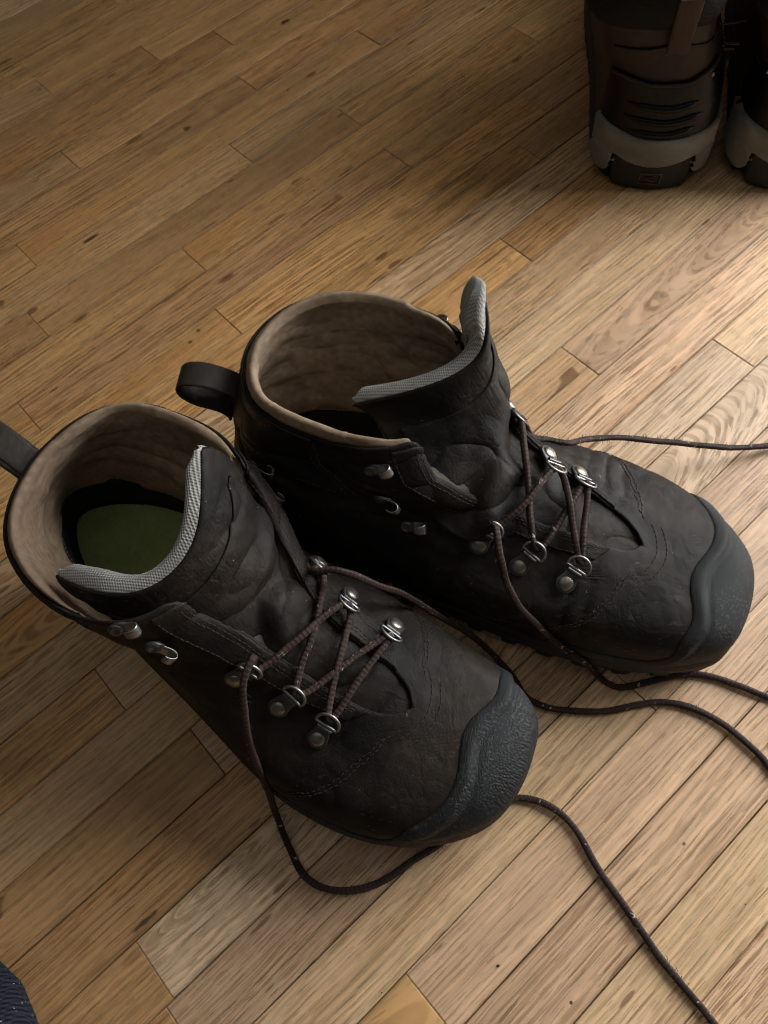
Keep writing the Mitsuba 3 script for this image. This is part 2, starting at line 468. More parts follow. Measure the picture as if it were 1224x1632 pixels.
def sock_color(p, n, uv):
    f = smoothstep(.86, .92, noise(p.x * 900 + p.z * 400, p.y * 620, p.z * 620))
    c = mix((.006, .007, .011), (.027, .032, .046), smoothstep(-.8, .7, weave(p, 1700.0)))
    return mix(c, mi.Color3f(.42, .45, .52), .7 * f)


def sock_bump(p, n, uv):
    return .0007 * weave(p, 1700.0) + .0006 * noise(p.x * 500, p.y * 500, p.z * 500)


bs('sock_knit', bsdf=principled(sock_color, rough=.85, spec=.2, bump=sock_bump))
bs('denim', bsdf=principled((.03, .04, .07), rough=.85, spec=.2))
bs('midsole_foam', bsdf=principled(lambda p, n, uv: mi.Color3f(.165, .168, .16) * (.75 + .5 * fbm(p.x * 80, p.y * 80, p.z * 80, octaves=2)), rough=.7, spec=.25))
bs('old_brown', bsdf=principled((.019, .0125, .009), rough=.55, spec=.35, bump=leather_bump))
bs('black_synthetic', bsdf=principled((.0028, .0028, .0038), rough=.38, spec=.22))

# ------------------------------------------------------------------ floor


def floor_point(u, v, z=0.0):
    u, v = np.asarray(u, float) * PW, (np.asarray(v, float) - V0) * PW
    return np.stack([u * CY + v * SY, u * SY - v * CY, np.broadcast_to(z, u.shape)], -1)


b0 = floor_point([-40, 70, 70, -40], [-60, -60, 50, 50], -.006)
add('floor', (b0, np.array([[3, 2, 1, 0]])), 'gap_dark', smooth=False, kind='structure')
for k_, (r, e0, e1, c) in enumerate(PLANKS):
    g, gu, bv = .0038, .005, .010          # half joint, half end joint, bevel (in plank widths)
    h = rng.uniform(-.00025, .00025)
    tilt = rng.uniform(-.00012, .00012)
    U = np.array([e0 + gu, e0 + gu + bv, e1 - gu - bv, e1 - gu])
    Vv = np.array([r + g, r + g + bv, r + 1 - g - bv, r + 1 - g])
    if k_ % 3 == 0:
        Vv = Vv + np.array([.006, .006, -.003, -.003])
    uu, vv = np.meshgrid(U, Vv, indexing='ij')
    z = np.full((4, 4), h) + tilt * (vv - r - .5) * 2
    z[[0, -1], :] -= .0004
    z[:, [0, -1]] -= .0004
    top = floor_point(uu.ravel(), vv.ravel())
    top[:, 2] = z.ravel()
    bot = top[[0, 3, 15, 12]] * [1, 1, 0] + [0, 0, -.005]
    I = np.arange(16).reshape(4, 4)
    q = [[I[a, b], I[a, b + 1], I[a + 1, b + 1], I[a + 1, b]] for a in range(3) for b in range(3)]
    B = [16, 17, 18, 19]                   # corners (0,0) (0,3) (3,3) (3,0)
    q += [[I[0, 3], I[0, 0], 16, 17], [I[3, 3], I[0, 3], 17, 18], [I[3, 0], I[3, 3], 18, 19], [I[0, 0], I[3, 0], 19, 16]]
    q = np.array(q)[:, ::-1]
    V = np.vstack([top, bot])
    mid = (e0 + e1) / 2
    uv = np.stack([(np.r_[uu.ravel(), U[[0, 0, 3, 3]]] - mid) * PW + k_ * STEP + STEP / 2, (np.r_[vv.ravel(), Vv[[0, 3, 3, 0]]] - r - .5) * PW], 1)
    # orient upwards
    f3 = np.vstack([q[:, [0, 1, 2]], q[:, [0, 2, 3]]])
    a, b, c3 = V[f3[0]]
    if np.cross(b - a, c3 - a)[2] < 0:
        f3 = f3[:, ::-1]
    add('plank', (V, f3), 'oak', 'floor', smooth=False, uv=uv)

# ------------------------------------------------------------------ the hiking boot
FRAC = np.array([.985, .95, .85, .66, .42, .19, .05])
RINGS = [  # z back, z front, x back, x front, half widths outside, half widths inside
    (.026, .026, .004, .320, [.022, .038, .060, .071, .057, .042, .021], [.029, .039, .049, .051, .044, .039, .021]),
    (.042, .044, .001, .321, [.023, .039, .061, .072, .058, .043, .022], [.029, .040, .050, .052, .045, .040, .022]),
    (.056, .057, .001, .309, [.020, .034, .055, .069, .056, .043, .022], [.023, .035, .046, .051, .045, .040, .022]),
    (.070, .0645, .004, .283, [.016, .029, .047, .062, .053, .042, .022], [.016, .028, .041, .048, .043, .039, .022]),
    (.083, .072, .007, .253, [.012, .024, .040, .055, .051, .041, .022], [.012, .023, .035, .044, .041, .038, .022]),
    (.095, .084, .010, .223, [.011, .022, .035, .048, .049, .041, .023], [.011, .021, .032, .041, .042, .039, .023]),
    (.107, .096, .014, .198, [.011, .022, .036, .046, .049, .043, .024], [.011, .022, .034, .042, .044, .041, .024]),
    (.119, .111, .018, .177, [.013, .026, .044, .054, .053, .045, .026], [.013, .026, .045, .055, .051, .044, .026]),
    (.132, .128, .023, .161, [.014, .028, .049, .058, .056, .047, .027], [.014, .028, .049, .058, .055, .046, .027]),
    (.146, .144, .028, .152, [.013, .027, .047, .058, .059, .049, .028], [.013, .027, .046, .058, .058, .049, .028])]


def spring(x):
    return .0085 * np.clip((np.asarray(x) - .20) / .12, 0, None) ** 2


class Boot:
    NT, NS, M = 150, 330, 721

    def __init__(s, origin, angle, mirror, dX, dY, wS, seed, xb=None, crease=1.0):
        s.crease = crease
        s.o, s.a, s.m, s.seed = np.array(origin), math.radians(angle), mirror, seed
        st = []
        for k, (zb, zf, xb0, xf, lat, med) in enumerate(RINGS):
            w = float(sstep(2.5, 9, k))
            xb_ = (xb0 if xb is None else xb[k])
            ws = 1 + (wS - 1) * w
            c = lambda x: -.012 * np.clip(x / .32, 0, 1) + dY * w
            fx = xb_ + FRAC * (xf - xb_)
            X = np.r_[xf, fx, xb_, fx[::-1]]
            Y = np.r_[c(xf), c(fx) - np.array(lat) * ws, c(xb_), (c(fx) + np.array(med) * ws)[::-1]]
            f = np.clip((X - xb_) / (xf - xb_), 0, 1)
            Z = zb + (zf - zb) * sstep(0, 1, f) + spring(X) * (1 - .5 * k / 9)
            st.append(np.stack([X + dX * w, Y, Z], 1))
        st = np.array(st)                                   # 10 x 16 x 3
        s.T = np.linspace(0, 9, s.NT)
        st = PchipInterpolator(np.arange(10), st, axis=0)(s.T) * .5 + CubicSpline(np.arange(10), st, axis=0)(s.T) * .5
        ring = np.concatenate([st, st[:, :1]], 1)
        out = np.empty((s.NT, s.M, 3))
        for i in range(s.NT):
            d = np.r_[0, np.cumsum(np.linalg.norm(np.diff(ring[i], axis=0), axis=1) ** .6)]
            q = CubicSpline(d, ring[i], bc_type='periodic')(np.linspace(0, d[-1], s.M))
            L = np.r_[0, np.cumsum(np.linalg.norm(np.diff(q, axis=0), axis=1))]
            t = np.linspace(0, L[-1], s.M)
            out[i] = np.stack([np.interp(t, L, q[:, k]) for k in range(3)], 1)
        s.full = out
        s.dY, s.dX = dY, dX
        s.wrinkle()

    def wrinkle(s):
        P = s.full
        N = grid_normals(P, np.ones(s.NT, bool))
        N *= -np.sign((N[s.NT // 3, 100] * [0, 1, 0]).sum())
        s.sign = 1.0
        q = P + s.seed * 3.7
        d = .0018 * (meshkit.fbm(q * [38, 38, 38], 3, s.seed) - .5) + .0022 * (meshkit.noise(q * [18, 18, 24], s.seed + 5) - .5)
        X, Y, Z = P[..., 0], P[..., 1], P[..., 2]
        flex = np.exp(-((X - .225) / .022) ** 2) * sstep(.004, .03, np.abs(Y + .010)) * sstep(.035, .055, Z)
        rid = lambda sc, sd: (1 - np.abs(2 * meshkit.noise(q * sc + .8 * meshkit.noise(q * 30, sd + 1)[..., None], sd) - 1)) ** 7
        d += flex * -.0016 * rid(np.array([85, 20, 34]), s.seed + 31)
        d -= .0016 * rid(np.array([26, 26, 60]), s.seed + 37) * sstep(.06, .09, Z) * sstep(.20, .14, X)
        d -= .0001 * rid(np.array([60, 45, 60]), s.seed + 41) * sstep(.04, .06, Z)
        ank = np.exp(-((Z - .103) / .014) ** 2) * sstep(.16, .12, X) * sstep(.0, .05, X)
        d += ank * .0014 * np.sin((Z + .25 * X + .022 * meshkit.noise(q * 30, s.seed + 3)) * 330)
        d *= sstep(0, .6, s.T)[:, None] * (1 - .75 * sstep(8.3, 9, s.T))[:, None]
        P = P + N * (d * s.crease)[..., None]
        if s.crease == 1.0:
            P[..., 2] += (.006 if s.m > 0 else .002) * sstep(.10, .135, X) * (Y < s.dY) * sstep(7, 9, s.T)[:, None]
        s.full = P
        s.Nfull = grid_normals(s.full, np.ones(s.NT, bool))
        c = s.full.mean((0, 1))
        if (s.Nfull * (s.full - c)).sum() < 0:
            s.Nfull, s.sign = -s.Nfull, -1.0
        sel = s.Nfull[..., 2] > .05
        s.tree, s.tp, s.tn = cKDTree(s.full[sel][:, :2]), s.full[sel], s.Nfull[sel]

    def w(s, L):
        L = np.atleast_2d(np.asarray(L, float))
        u = np.array([math.cos(s.a), math.sin(s.a)])
        n = np.array([-u[1], u[0]])
        return np.concatenate([L[:, :1] * u + s.m * L[:, 1:2] * n + s.o, L[:, 2:3]], 1)

    def wd(s, d):
        d = np.atleast_2d(np.asarray(d, float))
        u = np.array([math.cos(s.a), math.sin(s.a)])
        n = np.array([-u[1], u[0]])
        return np.concatenate([d[:, :1] * u + s.m * d[:, 1:2] * n, d[:, 2:3]], 1)

    def surf(s, x, y):
        d, i = s.tree.query([x, y], k=40)
        ok = (s.tp[i, 2] > s.tp[i, 2][d < d[0] + .0012].max() - .003) & (d < d[0] + .003)
        d, i = d[ok], i[ok]
        w = 1 / (d + 4e-4)
        return (s.tp[i] * w[:, None]).sum(0) / w.sum(), unit((s.tn[i] * w[:, None]).sum(0))

    def cut(s, gap, cy):
        """The shell with the throat left open: rows resampled between the two edges."""
        P = np.empty((s.NT, s.NS, 3))
        ring = np.zeros(s.NT, bool)
        for i, t in enumerate(s.T):
            r, (g, g2) = s.full[i], gap(t)
            a, b = 0, s.M - 1
            if g > 1e-4:
                yc = cy(t)
                h = s.M // 2
                a = int(np.argmax(r[:h, 1] <= yc - g))
                b = s.M - 1 - int(np.argmax(r[::-1][:h, 1] >= yc + g2))
            else:
                ring[i] = True
            q = r[a:b + 1]
            L = np.r_[0, np.cumsum(np.linalg.norm(np.diff(q, axis=0), axis=1))]
            e = np.linspace(0, L[-1], s.NS)
            P[i] = np.stack([np.interp(e, L, q[:, k]) for k in range(3)], 1)
        return P, ring

    def put(s, name, vfu, bsdf, parent, smooth=True, uv=True, **lab):
        v, f = vfu[0], vfu[1]
        v = s.w(v)
        if s.m < 0:
            f = f[:, ::-1]
        return add(name, (v, f), bsdf, parent, smooth=smooth, uv=vfu[2] if uv and len(vfu) > 2 and smooth is True else None, **lab)


def interp_rows(P, T, t):
    """Rows of the table P at the parameters t."""
    i = np.clip(np.searchsorted(T, t) - 1, 0, len(T) - 2)
    w = ((t - T[i]) / (T[i + 1] - T[i]))
    return P[i] * (1 - w)[:, None, None] + P[i + 1] * w[:, None, None]


GAP_T = [3.9, 3.95, 4.1, 4.4, 5, 6, 7, 7.6, 8.2, 8.7, 9]
gap_curve = lambda top: PchipInterpolator(GAP_T, [0, .003, .009, .013, .0145, .0155, .018] + top)
GAPS = {'A': (gap_curve([.022, .028, .031, .033]), PchipInterpolator(GAP_T, [0, .003, .009, .013, .0145, .0165, .026, .034, .039, .043, .045])), 'B': (gap_curve([.023, .029, .034, .036]), PchipInterpolator(GAP_T, [0, .003, .009, .013, .018, .027, .035, .037, .035, .031, .029]))}
GCY = PchipInterpolator([4, 6, 8, 9], [-.011, -.010, -.004, 0])


def round_corner(P, edge=.007, drop=.006):
    """Rounds the two upper front corners of an open shell by sinking the last rows near the ends."""
    R, C = P.shape[:2]
    L = np.concatenate([np.zeros((R, 1)), np.cumsum(np.linalg.norm(np.diff(P, axis=1), axis=2), 1)], 1)
    d = np.minimum(L, L[:, -1:] - L)
    q = np.clip(1 - d / edge, 0, 1)
    s = drop * (1 - np.sqrt(np.clip(1 - q ** 2, 0, 1)))
    h = P[-1:, :, 2] - P[:, :, 2]
    k = np.clip(1 - h / .035, 0, 1)
    P = P.copy()
    P[..., 2] -= s * k
    return P


def sole(b, parent):
    r0 = b.full[0]
    c = np.array([.16, -.008])
    n2 = unit(np.stack([np.gradient(r0[:, 1]), -np.gradient(r0[:, 0])], 1))
    if (n2 * (r0[:, :2] - c)).sum() < 0:
        n2 = -n2
    s_ = np.arange(b.M)
    lug = .5 + .5 * np.tanh(6 * np.sin(s_ * 2 * np.pi / 22.5))
    rows = []
    zs = [(.000, -.006, 1), (.0005, -.001, 1), (.004, .0012, 1), (.010, .0022, 1), (.0118, .0016, 0), (.0128, -.0006, 0), (.014, .0020, 0), (.018, .0034, 0), (.024, .0032, 0), (.0285, .0014, 0), (.031, -.0035, 0)]
    for z, o, lg in zs:
        off = o - (.0045 * (1 - lug) if lg else 0)
        zz = z + spring(r0[:, 0]) * (1.0 if z < .02 else 1.0)
        rows.append(np.concatenate([r0[:, :2] + n2 * np.broadcast_to(off, (b.M,))[:, None], zz[:, None]], 1))
    P = np.array(rows)[:, ::2]
    R, C = P.shape[:2]
    C -= 1
    P = P[:, :C]
    cen_b, cen_t = P[0].mean(0), P[-1].mean(0)
    V = np.vstack([P.reshape(-1, 3), cen_b, cen_t])
    i, j = np.meshgrid(np.arange(R - 1), np.arange(C), indexing='ij')
    j2 = (j + 1) % C
    q = np.stack([i * C + j, i * C + j2, (i + 1) * C + j2, (i + 1) * C + j], -1).reshape(-1, 4)
    k = np.arange(C)
    k2 = (k + 1) % C
    F = np.vstack([q[:, [0, 1, 2]], q[:, [0, 2, 3]], np.stack([np.full(C, R * C), k2, k], 1), np.stack([np.full(C, R * C + 1), (R - 1) * C + k, (R - 1) * C + k2], 1)])
    tm = trimesh.Trimesh(V, F, process=False)
    if tm.volume < 0:
        F = F[:, ::-1]
    b.put('outsole', (V, F), 'sole_rubber', parent, smooth=35)


def toe_cap(b, parent):
    rim = np.array([(.250, -.082), (.268, -.074), (.279, -.066), (.289, -.055), (.2945, -.040), (.2945, -.030), (.289, -.018), (.286, -.008), (.2875, .004), (.293, .016), (.287, .034), (.272, .046), (.262, .052)])
    fx = PchipInterpolator(rim[:, 1], rim[:, 0])
    h = int(b.M * .215)
    cols = np.r_[np.arange(h, 0, -3), b.M - 1 - np.arange(0, int(b.M * .185), 3)]
    P = b.full
    tc = []
    for c in cols:
        x, y = P[:, c, 0], P[:, c, 1]
        lim = fx(np.clip(y, -.082, .052))
        k = np.argmax(x < lim) if (x < lim).any() else len(x) - 1
        tc.append(max(b.T[k], .55))
    tc = gaussian_filter1d(np.array(tc), 2.2, mode='nearest')
    e = np.minimum(np.arange(len(cols)), np.arange(len(cols))[::-1])
    NV = 46
    v = np.linspace(0, 1, NV)
    t = v[:, None] * tc[None]
    ii = np.clip((t / 9 * (b.NT - 1)), 0, b.NT - 1.001)
    i0 = ii.astype(int)
    w = (ii - i0)[..., None]
    G = P[i0, cols[None]] * (1 - w) + P[i0 + 1, cols[None]] * w
    N = b.Nfull[i0, cols[None]] * (1 - w) + b.Nfull[i0 + 1, cols[None]] * w
    L = np.concatenate([np.zeros((1, len(cols))), np.cumsum(np.linalg.norm(np.diff(G, axis=0), axis=2), 0)], 0)
    dist = L[-1:] - L                                       # metres below the upper edge
    bead = np.exp(-((dist - .0042) / .0034) ** 2)
    groove = np.exp(-((dist - .0092) / .0016) ** 2)
    th = .0015 + .0016 * bead - .0008 * groove + .0004 * meshkit.noise(G * 60, 4)
    th = th * sstep(-.5, 3, e)[None]
    split = dist < .0088
    vfu = sheet(G, th, -.0005, N=unit(N), sign=-b.sign if False else b.sign)
    b.put('toe_cap', vfu, 'toe_rubber', parent)


def insole(b, parent):
    i = int(np.argmin(abs(b.T - .6)))
    r = b.full[i][:-1:6]
    cen = np.array([.16, -.008, 0])
    n2 = unit(np.stack([np.gradient(r[:, 1]), -np.gradient(r[:, 0])], 1))
    if (n2 * (r[:, :2] - cen[:2])).sum() < 0:
        n2 = -n2
    out = r[:, :2] - n2 * .0050
    k_ = out[:, 0] < .0415
    v_ = out[k_] - [.0415, .002]
    out[k_] = [.0415, .002] + unit(v_) * np.minimum(np.linalg.norm(v_, axis=1), .0355)[:, None]
    rows, ax = [], np.clip(out[:, 0], .04, .27)
    axis = np.stack([ax, -.012 * ax / .32], 1)
    for w, z in ((1.0, .034), (1.0, .0500), (.985, .0525), (.95, .0528), (.8, .0512), (.55, .0500), (.3, .0495), (.0, .0493)):
        xy = axis + (out - axis) * w
        rows.append(np.concatenate([xy, (z + spring(xy[:, 0]) * .6)[:, None]], 1))
    P = np.array(rows)
    R, C = P.shape[:2]
    a, c = np.meshgrid(np.arange(R - 1), np.arange(C), indexing='ij')
    c2 = (c + 1) % C
    q = np.stack([a * C + c, a * C + c2, (a + 1) * C + c2, (a + 1) * C + c], -1).reshape(-1, 4)
    F = np.vstack([q[:, [0, 1, 2]], q[:, [0, 2, 3]]])
    V = P.reshape(-1, 3)
    tm = trimesh.Trimesh(V, F, process=False)
    if (tm.face_normals[:, 2] * tm.area_faces).sum() < 0:
        F = F[:, ::-1]
    b.put('insole', (V, F), 'insole_foam', parent, smooth=40)


def tongue(b, parent, rows):
    """rows: list of control rows, each 7 points from the outside to the inside of the foot."""
    C = np.array(rows, float)                               # R x 7 x 3
    R = len(C)
    nu = 90
    A = np.stack([spline(r, n=nu) for r in C])
    d = np.r_[0, np.cumsum(np.linalg.norm(np.diff(A[:, nu // 2], axis=0), axis=1) ** .5)]
    G = CubicSpline(d, A, axis=0)(np.linspace(0, d[-1], 120))
    q = G * 1.0 + b.seed
    N = grid_normals(G)
    mid = G[60, nu // 2]
    if np.dot(N[60, nu // 2], [1, 0, .3]) < 0:
        N = -N
        sg = -1
    else:
        sg = 1
    v = np.linspace(0, 1, 120)[:, None]
    crease = .0030 * np.sin((G[..., 2] * .9 + .4 * np.abs(G[..., 1] - G[:, nu // 2:nu // 2 + 1, 1]) + .030 * meshkit.noise(q * 28, b.seed)) * 190) * np.exp(-((v - .58) / .17) ** 2)
    dsp = .0042 * (meshkit.fbm(q * 38, 3, b.seed + 9) - .5) + crease - .0016 * (1 - np.abs(2 * meshkit.noise(q * [40, 30, 70], b.seed + 3) - 1)) ** 7
    G = G + N * (dsp * (1 - sstep(.86, 1, v)))[..., None]
    N = unit(grid_normals(G)) * sg
    out = .0012
    vfu = sheet(G, out, -.0012, N=N, sign=sg)
    t = b.put('tongue', vfu, 'leather', parent)
    top = G[52:].copy()
    Nt = N[52:]
    k = np.linspace(0, 1, len(top))[:, None]
    lw = np.linspace(0, 1, nu)[None]
    inner = .0030 + (.0060 + (.0045 if b.m > 0 else .002) * np.exp(-((lw - (.22 if b.m > 0 else .15)) / .16) ** 2)) * sstep(0, .5, k)
    e = np.minimum(np.arange(nu), np.arange(nu)[::-1])[None]
    inner = inner * (.35 + .65 * sstep(0, 7, e))
    top = top + np.array([0, 0, .0022]) * sstep(.85, 1, k)[..., None]
    vfu = sheet(top, -.0013, -.0013 - inner, N=Nt, sign=sg, bulge=.62)
    b.put('tongue_lining', vfu, 'mesh_lining', parent)
    # stitched overlay across the upper tongue
    ov = G[84:106, 8:-8]
    vfu = sheet(ov, .0026, .0008, N=N[84:106, 8:-8], sign=sg)
    b.put('tongue_patch', vfu, 'leather', parent)


def ring_hardware(b, parent, rx, ry, vx, vy):
    """A riveted tab with a D shaped lace ring: ring centre (rx, ry), rivet (vx, vy) on the shell."""
    p, n0 = b.surf(vx, vy)
    pr, nr = b.surf(rx, ry)
    p, pr = p + n0 * .0030, pr + nr * .0052
    L = max(np.linalg.norm(pr - p), .011)
    e = unit(pr - p)
    n = unit(n0 + .6 * nr)
    n = unit(n - e * np.dot(e, n))
    s = np.cross(n, e)
    k = key('lace_ring', parent)
    # tab plate: rounded outline, domed
    th = np.linspace(0, np.pi, 14)
    w0, w1 = .0058, .0046
    out = np.concatenate([np.stack([-w0 * np.sin(th), w0 * np.cos(th)], 1), np.stack([np.full(6, 1) * np.linspace(L * .35, L * .62, 6), -np.linspace(w1, w1, 6)], 1), np.stack([np.linspace(L * .62, L * .35, 6), np.full(6, w1)], 1)])
    rows = [np.c_[out, np.full(len(out), -.0004)], np.c_[out, np.full(len(out), .0006)], np.c_[out * [.97, .88], np.full(len(out), .0011)], np.c_[out * [.5, .4] + [L * .1, 0], np.full(len(out), .0012)], np.c_[out * 0 + [L * .2, 0], np.full(len(out), .0012)]]
    P = np.array(rows)
    C = len(out)
    a, c = np.meshgrid(np.arange(4), np.arange(C), indexing='ij')
    c2 = (c + 1) % C
    q = np.stack([a * C + c, a * C + c2, (a + 1) * C + c2, (a + 1) * C + c], -1).reshape(-1, 4)
    F = np.vstack([q[:, [0, 1, 2]], q[:, [0, 2, 3]]])
    V = place(P.reshape(-1, 3), p, e, s, n)
    b.put('tab', (V, F), 'plate_metal', k, smooth=40)
    rv = lathe([(.0, .0010), (.0039, .0010), (.0041, .0015), (.0036, .0022), (.0020, .0026), (0, .0027)], 20)
    b.put('rivet', (place(rv[0], p, e, s, n), rv[1]), 'rivet_metal', k, smooth=50)
    # D ring
    a = np.linspace(-.60 * np.pi, .60 * np.pi, 26)
    rr = .0060
    arc = np.stack([rr * np.cos(a), rr * 1.08 * np.sin(a), 0 * a], 1)
    bar = np.stack([np.full(7, arc[-1, 0]), np.linspace(arc[-1, 1], arc[0, 1], 9)[1:-1], 0 * np.zeros(7)], 1)
    loop = np.concatenate([arc, bar])
    ca = math.radians(14)
    ex = unit(e * math.cos(ca) + n * math.sin(ca))
    ez = np.cross(ex, s)
    pc = p + e * (L * .60 + .0036) + n * .0026
    V, F, _ = tube(place(loop, pc, ex, s, -ez if np.dot(ez, n) > 0 else ez), .00088, 8, closed=True)
    scene[k] = None
    USED.discard(k)
    b.put_into(k, (V, F), 'steel')
    # pressed sleeve that holds the bar
    V, F, _ = tube(np.stack([p + e * (L * .60 - .0002) + n * .0022 + s * y for y in np.linspace(-.0042, .0042, 6)]), .0014, 10)
    b.put('sleeve', (V, F), 'plate_metal', k, smooth=50)
    return pc, n, e, s


def put_into(b, k, vf, bsdf):
    v, f = b.w(vf[0]), vf[1]
    USED.add(k)
    scene[k] = mikit.ply((v, f[:, ::-1] if b.m < 0 else f), bsdf, smooth=50)


Boot.put_into = put_into


def hook_hardware(b, parent, p, n, e):
    """An open lace hook: base plate, rivet and a bent tongue of steel that opens backwards."""
    n = unit(n)
    e = unit(e - n * np.dot(e, n))
    s = np.cross(n, e)
    p = p + n * .0008
    k = key('lace_hook', parent)
    prof = spline(np.array([(.0030, .0006), (.0062, .0010), (.0092, .0022), (.0102, .0044), (.0090, .0063), (.0060, .0068), (.0040, .0060)]), n=22)
    w = np.interp(np.linspace(0, 1, 22), [0, .3, .6, 1], [.0022, .0024, .0024, .0016])
    G = np.stack([np.stack([prof[:, 0], y * w, prof[:, 1]], 1) for y in np.linspace(-1, 1, 7)], 1)
    G = place(G.reshape(-1, 3), p, e, s, n).reshape(22, 7, 3)
    v, f, _ = sheet(G, .0005, -.0005)
    b.put_into(k, (v, f), 'steel')
    base = lathe([(0, -.0006), (.0056, -.0006), (.0058, .0002), (.0054, .0009), (0, .0010)], 20)
    b.put('plate', (place(base[0] * [.98, .62, 1], p, e, s, n), base[1]), 'plate_metal', k, smooth=40)
    rv = lathe([(.0, .0006), (.0034, .0006), (.0036, .0011), (.0032, .0017), (.0022, .0019), (.0018, .0015), (0, .0014)], 20)
    b.put('rivet', (place(rv[0] * [1, 1, 1], p - e * .0016, e, s, n), rv[1]), 'plate_metal', k, smooth=50)


def pull_loop(b, parent, base, out, side, path, width=.0073):
    G = spline(np.array(path, float), n=60)
    w = np.linspace(-1, 1, 9)
    P = np.stack([np.asarray(base) + G[:, :1] * np.asarray(out) + G[:, 1:2] * np.array([0, 0, 1]) + np.asarray(side) * (width * x) for x in w], 1)
    P = P + .0006 * (meshkit.noise(P * 200, 3)[..., None] - .5)
    N = grid_normals(P)
    b.put('pull_loop', sheet(P, .0010, -.0010, N=N), 'loop_leather', parent)


def lace(b, parent, anchors, lat_end, med_end):
    """anchors: name -> (centre, normal) of each ring, in boot coordinates; the two free ends in world coordinates."""
    seq = ['lat3', 'med2', 'lat1', 'med1', 'lat2', 'med3']
    pts = [np.array(p) for p in lat_end[::-1]]
    for i, a in enumerate(seq):
        pc, n, e, s = anchors[a]
        cen = b.w(pc + e * .0022 + n * .0004)[0]
        nn = b.wd(n)[0]
        if i:
            pa = pts[-1]
            lift = {1: .0045, 5: .0070}.get(i, .0018)
            if i == 3:
                lift = .0030
            m = (pa + cen) / 2 + nn * lift
            pts.append(m)
        pts.append(cen)
    pts += [np.array(p) for p in med_end]
    path = spline(pts, step=.0011)
    path += .0010 * (np.stack([meshkit.noise(path * 75, 5 + c) for c in range(3)], 1) - .5)
    path[:, 2] = np.maximum(path[:, 2], .0024)
    v, f, uv = tube(path, .00195, 12, lump=lambda s, th: 1 + .02 * np.sin(2 * th + s * 1250) * np.sin(2 * th - s * 1250) + .06 * np.sin(s * 160) * np.sin(s * 37))
    k = add('lace', (v, f), 'lace_cord', parent, smooth=True, uv=uv)
    # frayed fibres along the cord
    r = np.random.default_rng(b.seed + 40)
    V, F = [], []
    n = 0
    for _ in range(800):
        i = r.integers(5, len(path) - 5)
        if r.random() > meshkit.noise(path[i:i + 1] * 30, 2)[0] * 1.5:
            continue
        t = unit(path[i + 1] - path[i])
        d = unit(np.cross(t, r.normal(size=3)))
        l = r.uniform(.0006, .0027)
        d2 = unit(d + t * r.uniform(-1.2, 1.2))
        pp = np.array([path[i] + d * .0020, path[i] + d * .0024 + d2 * l * .5, path[i] + d * .0024 + d2 * l + r.normal(size=3) * .0003])
        a, c, _ = tube(pp, [.00016, .00012, .00005], 4, cap=False)
        V.append(a)
        F.append(c + n)
        n += len(a)
    add('fray', (np.vstack(V), np.vstack(F)), 'lace_cord_plain', k, smooth=False, kind='stuff')


bs('loop_leather', bsdf=principled((.030, .024, .020), rough=.55, spec=.3, bump=leather_bump))
bs('pale_thread', bsdf=principled((.16, .14, .115), rough=.7, spec=.2))
bs('thread', bsdf=principled((.040, .030, .022), rough=.7, spec=.25))
bs('lace_cord_plain', bsdf=principled((.045, .028, .024), rough=.8, spec=.2))


def stitches(paths, length=.0021, gap=.0011, r=.00034):
    V, F, n = [], [], 0
    for p in paths:
        q = spline(p, step=length + gap)
        for a, c in zip(q[:-1], q[1:]):
            d = (c - a) * (length / (length + gap))
            v, f, _ = tube(np.array([a, a + d * .5, a + d]), [r * .7, r, r * .7], 5, cap=True)
            V.append(v)
            F.append(f + n)
            n += len(v)
    return np.vstack(V), np.vstack(F)


def edge_point(b, P, N, t, d, side):
    i = int(np.argmin(abs(b.T - t)))
    r, m = (P[i], N[i]) if side == 'lat' else (P[i][::-1], N[i][::-1])
    L = np.r_[0, np.cumsum(np.linalg.norm(np.diff(r, axis=0), axis=1))]
    return np.array([np.interp(d, L, r[:, k]) for k in range(3)]), unit(np.array([np.interp(d, L, m[:, k]) for k in range(3)]))


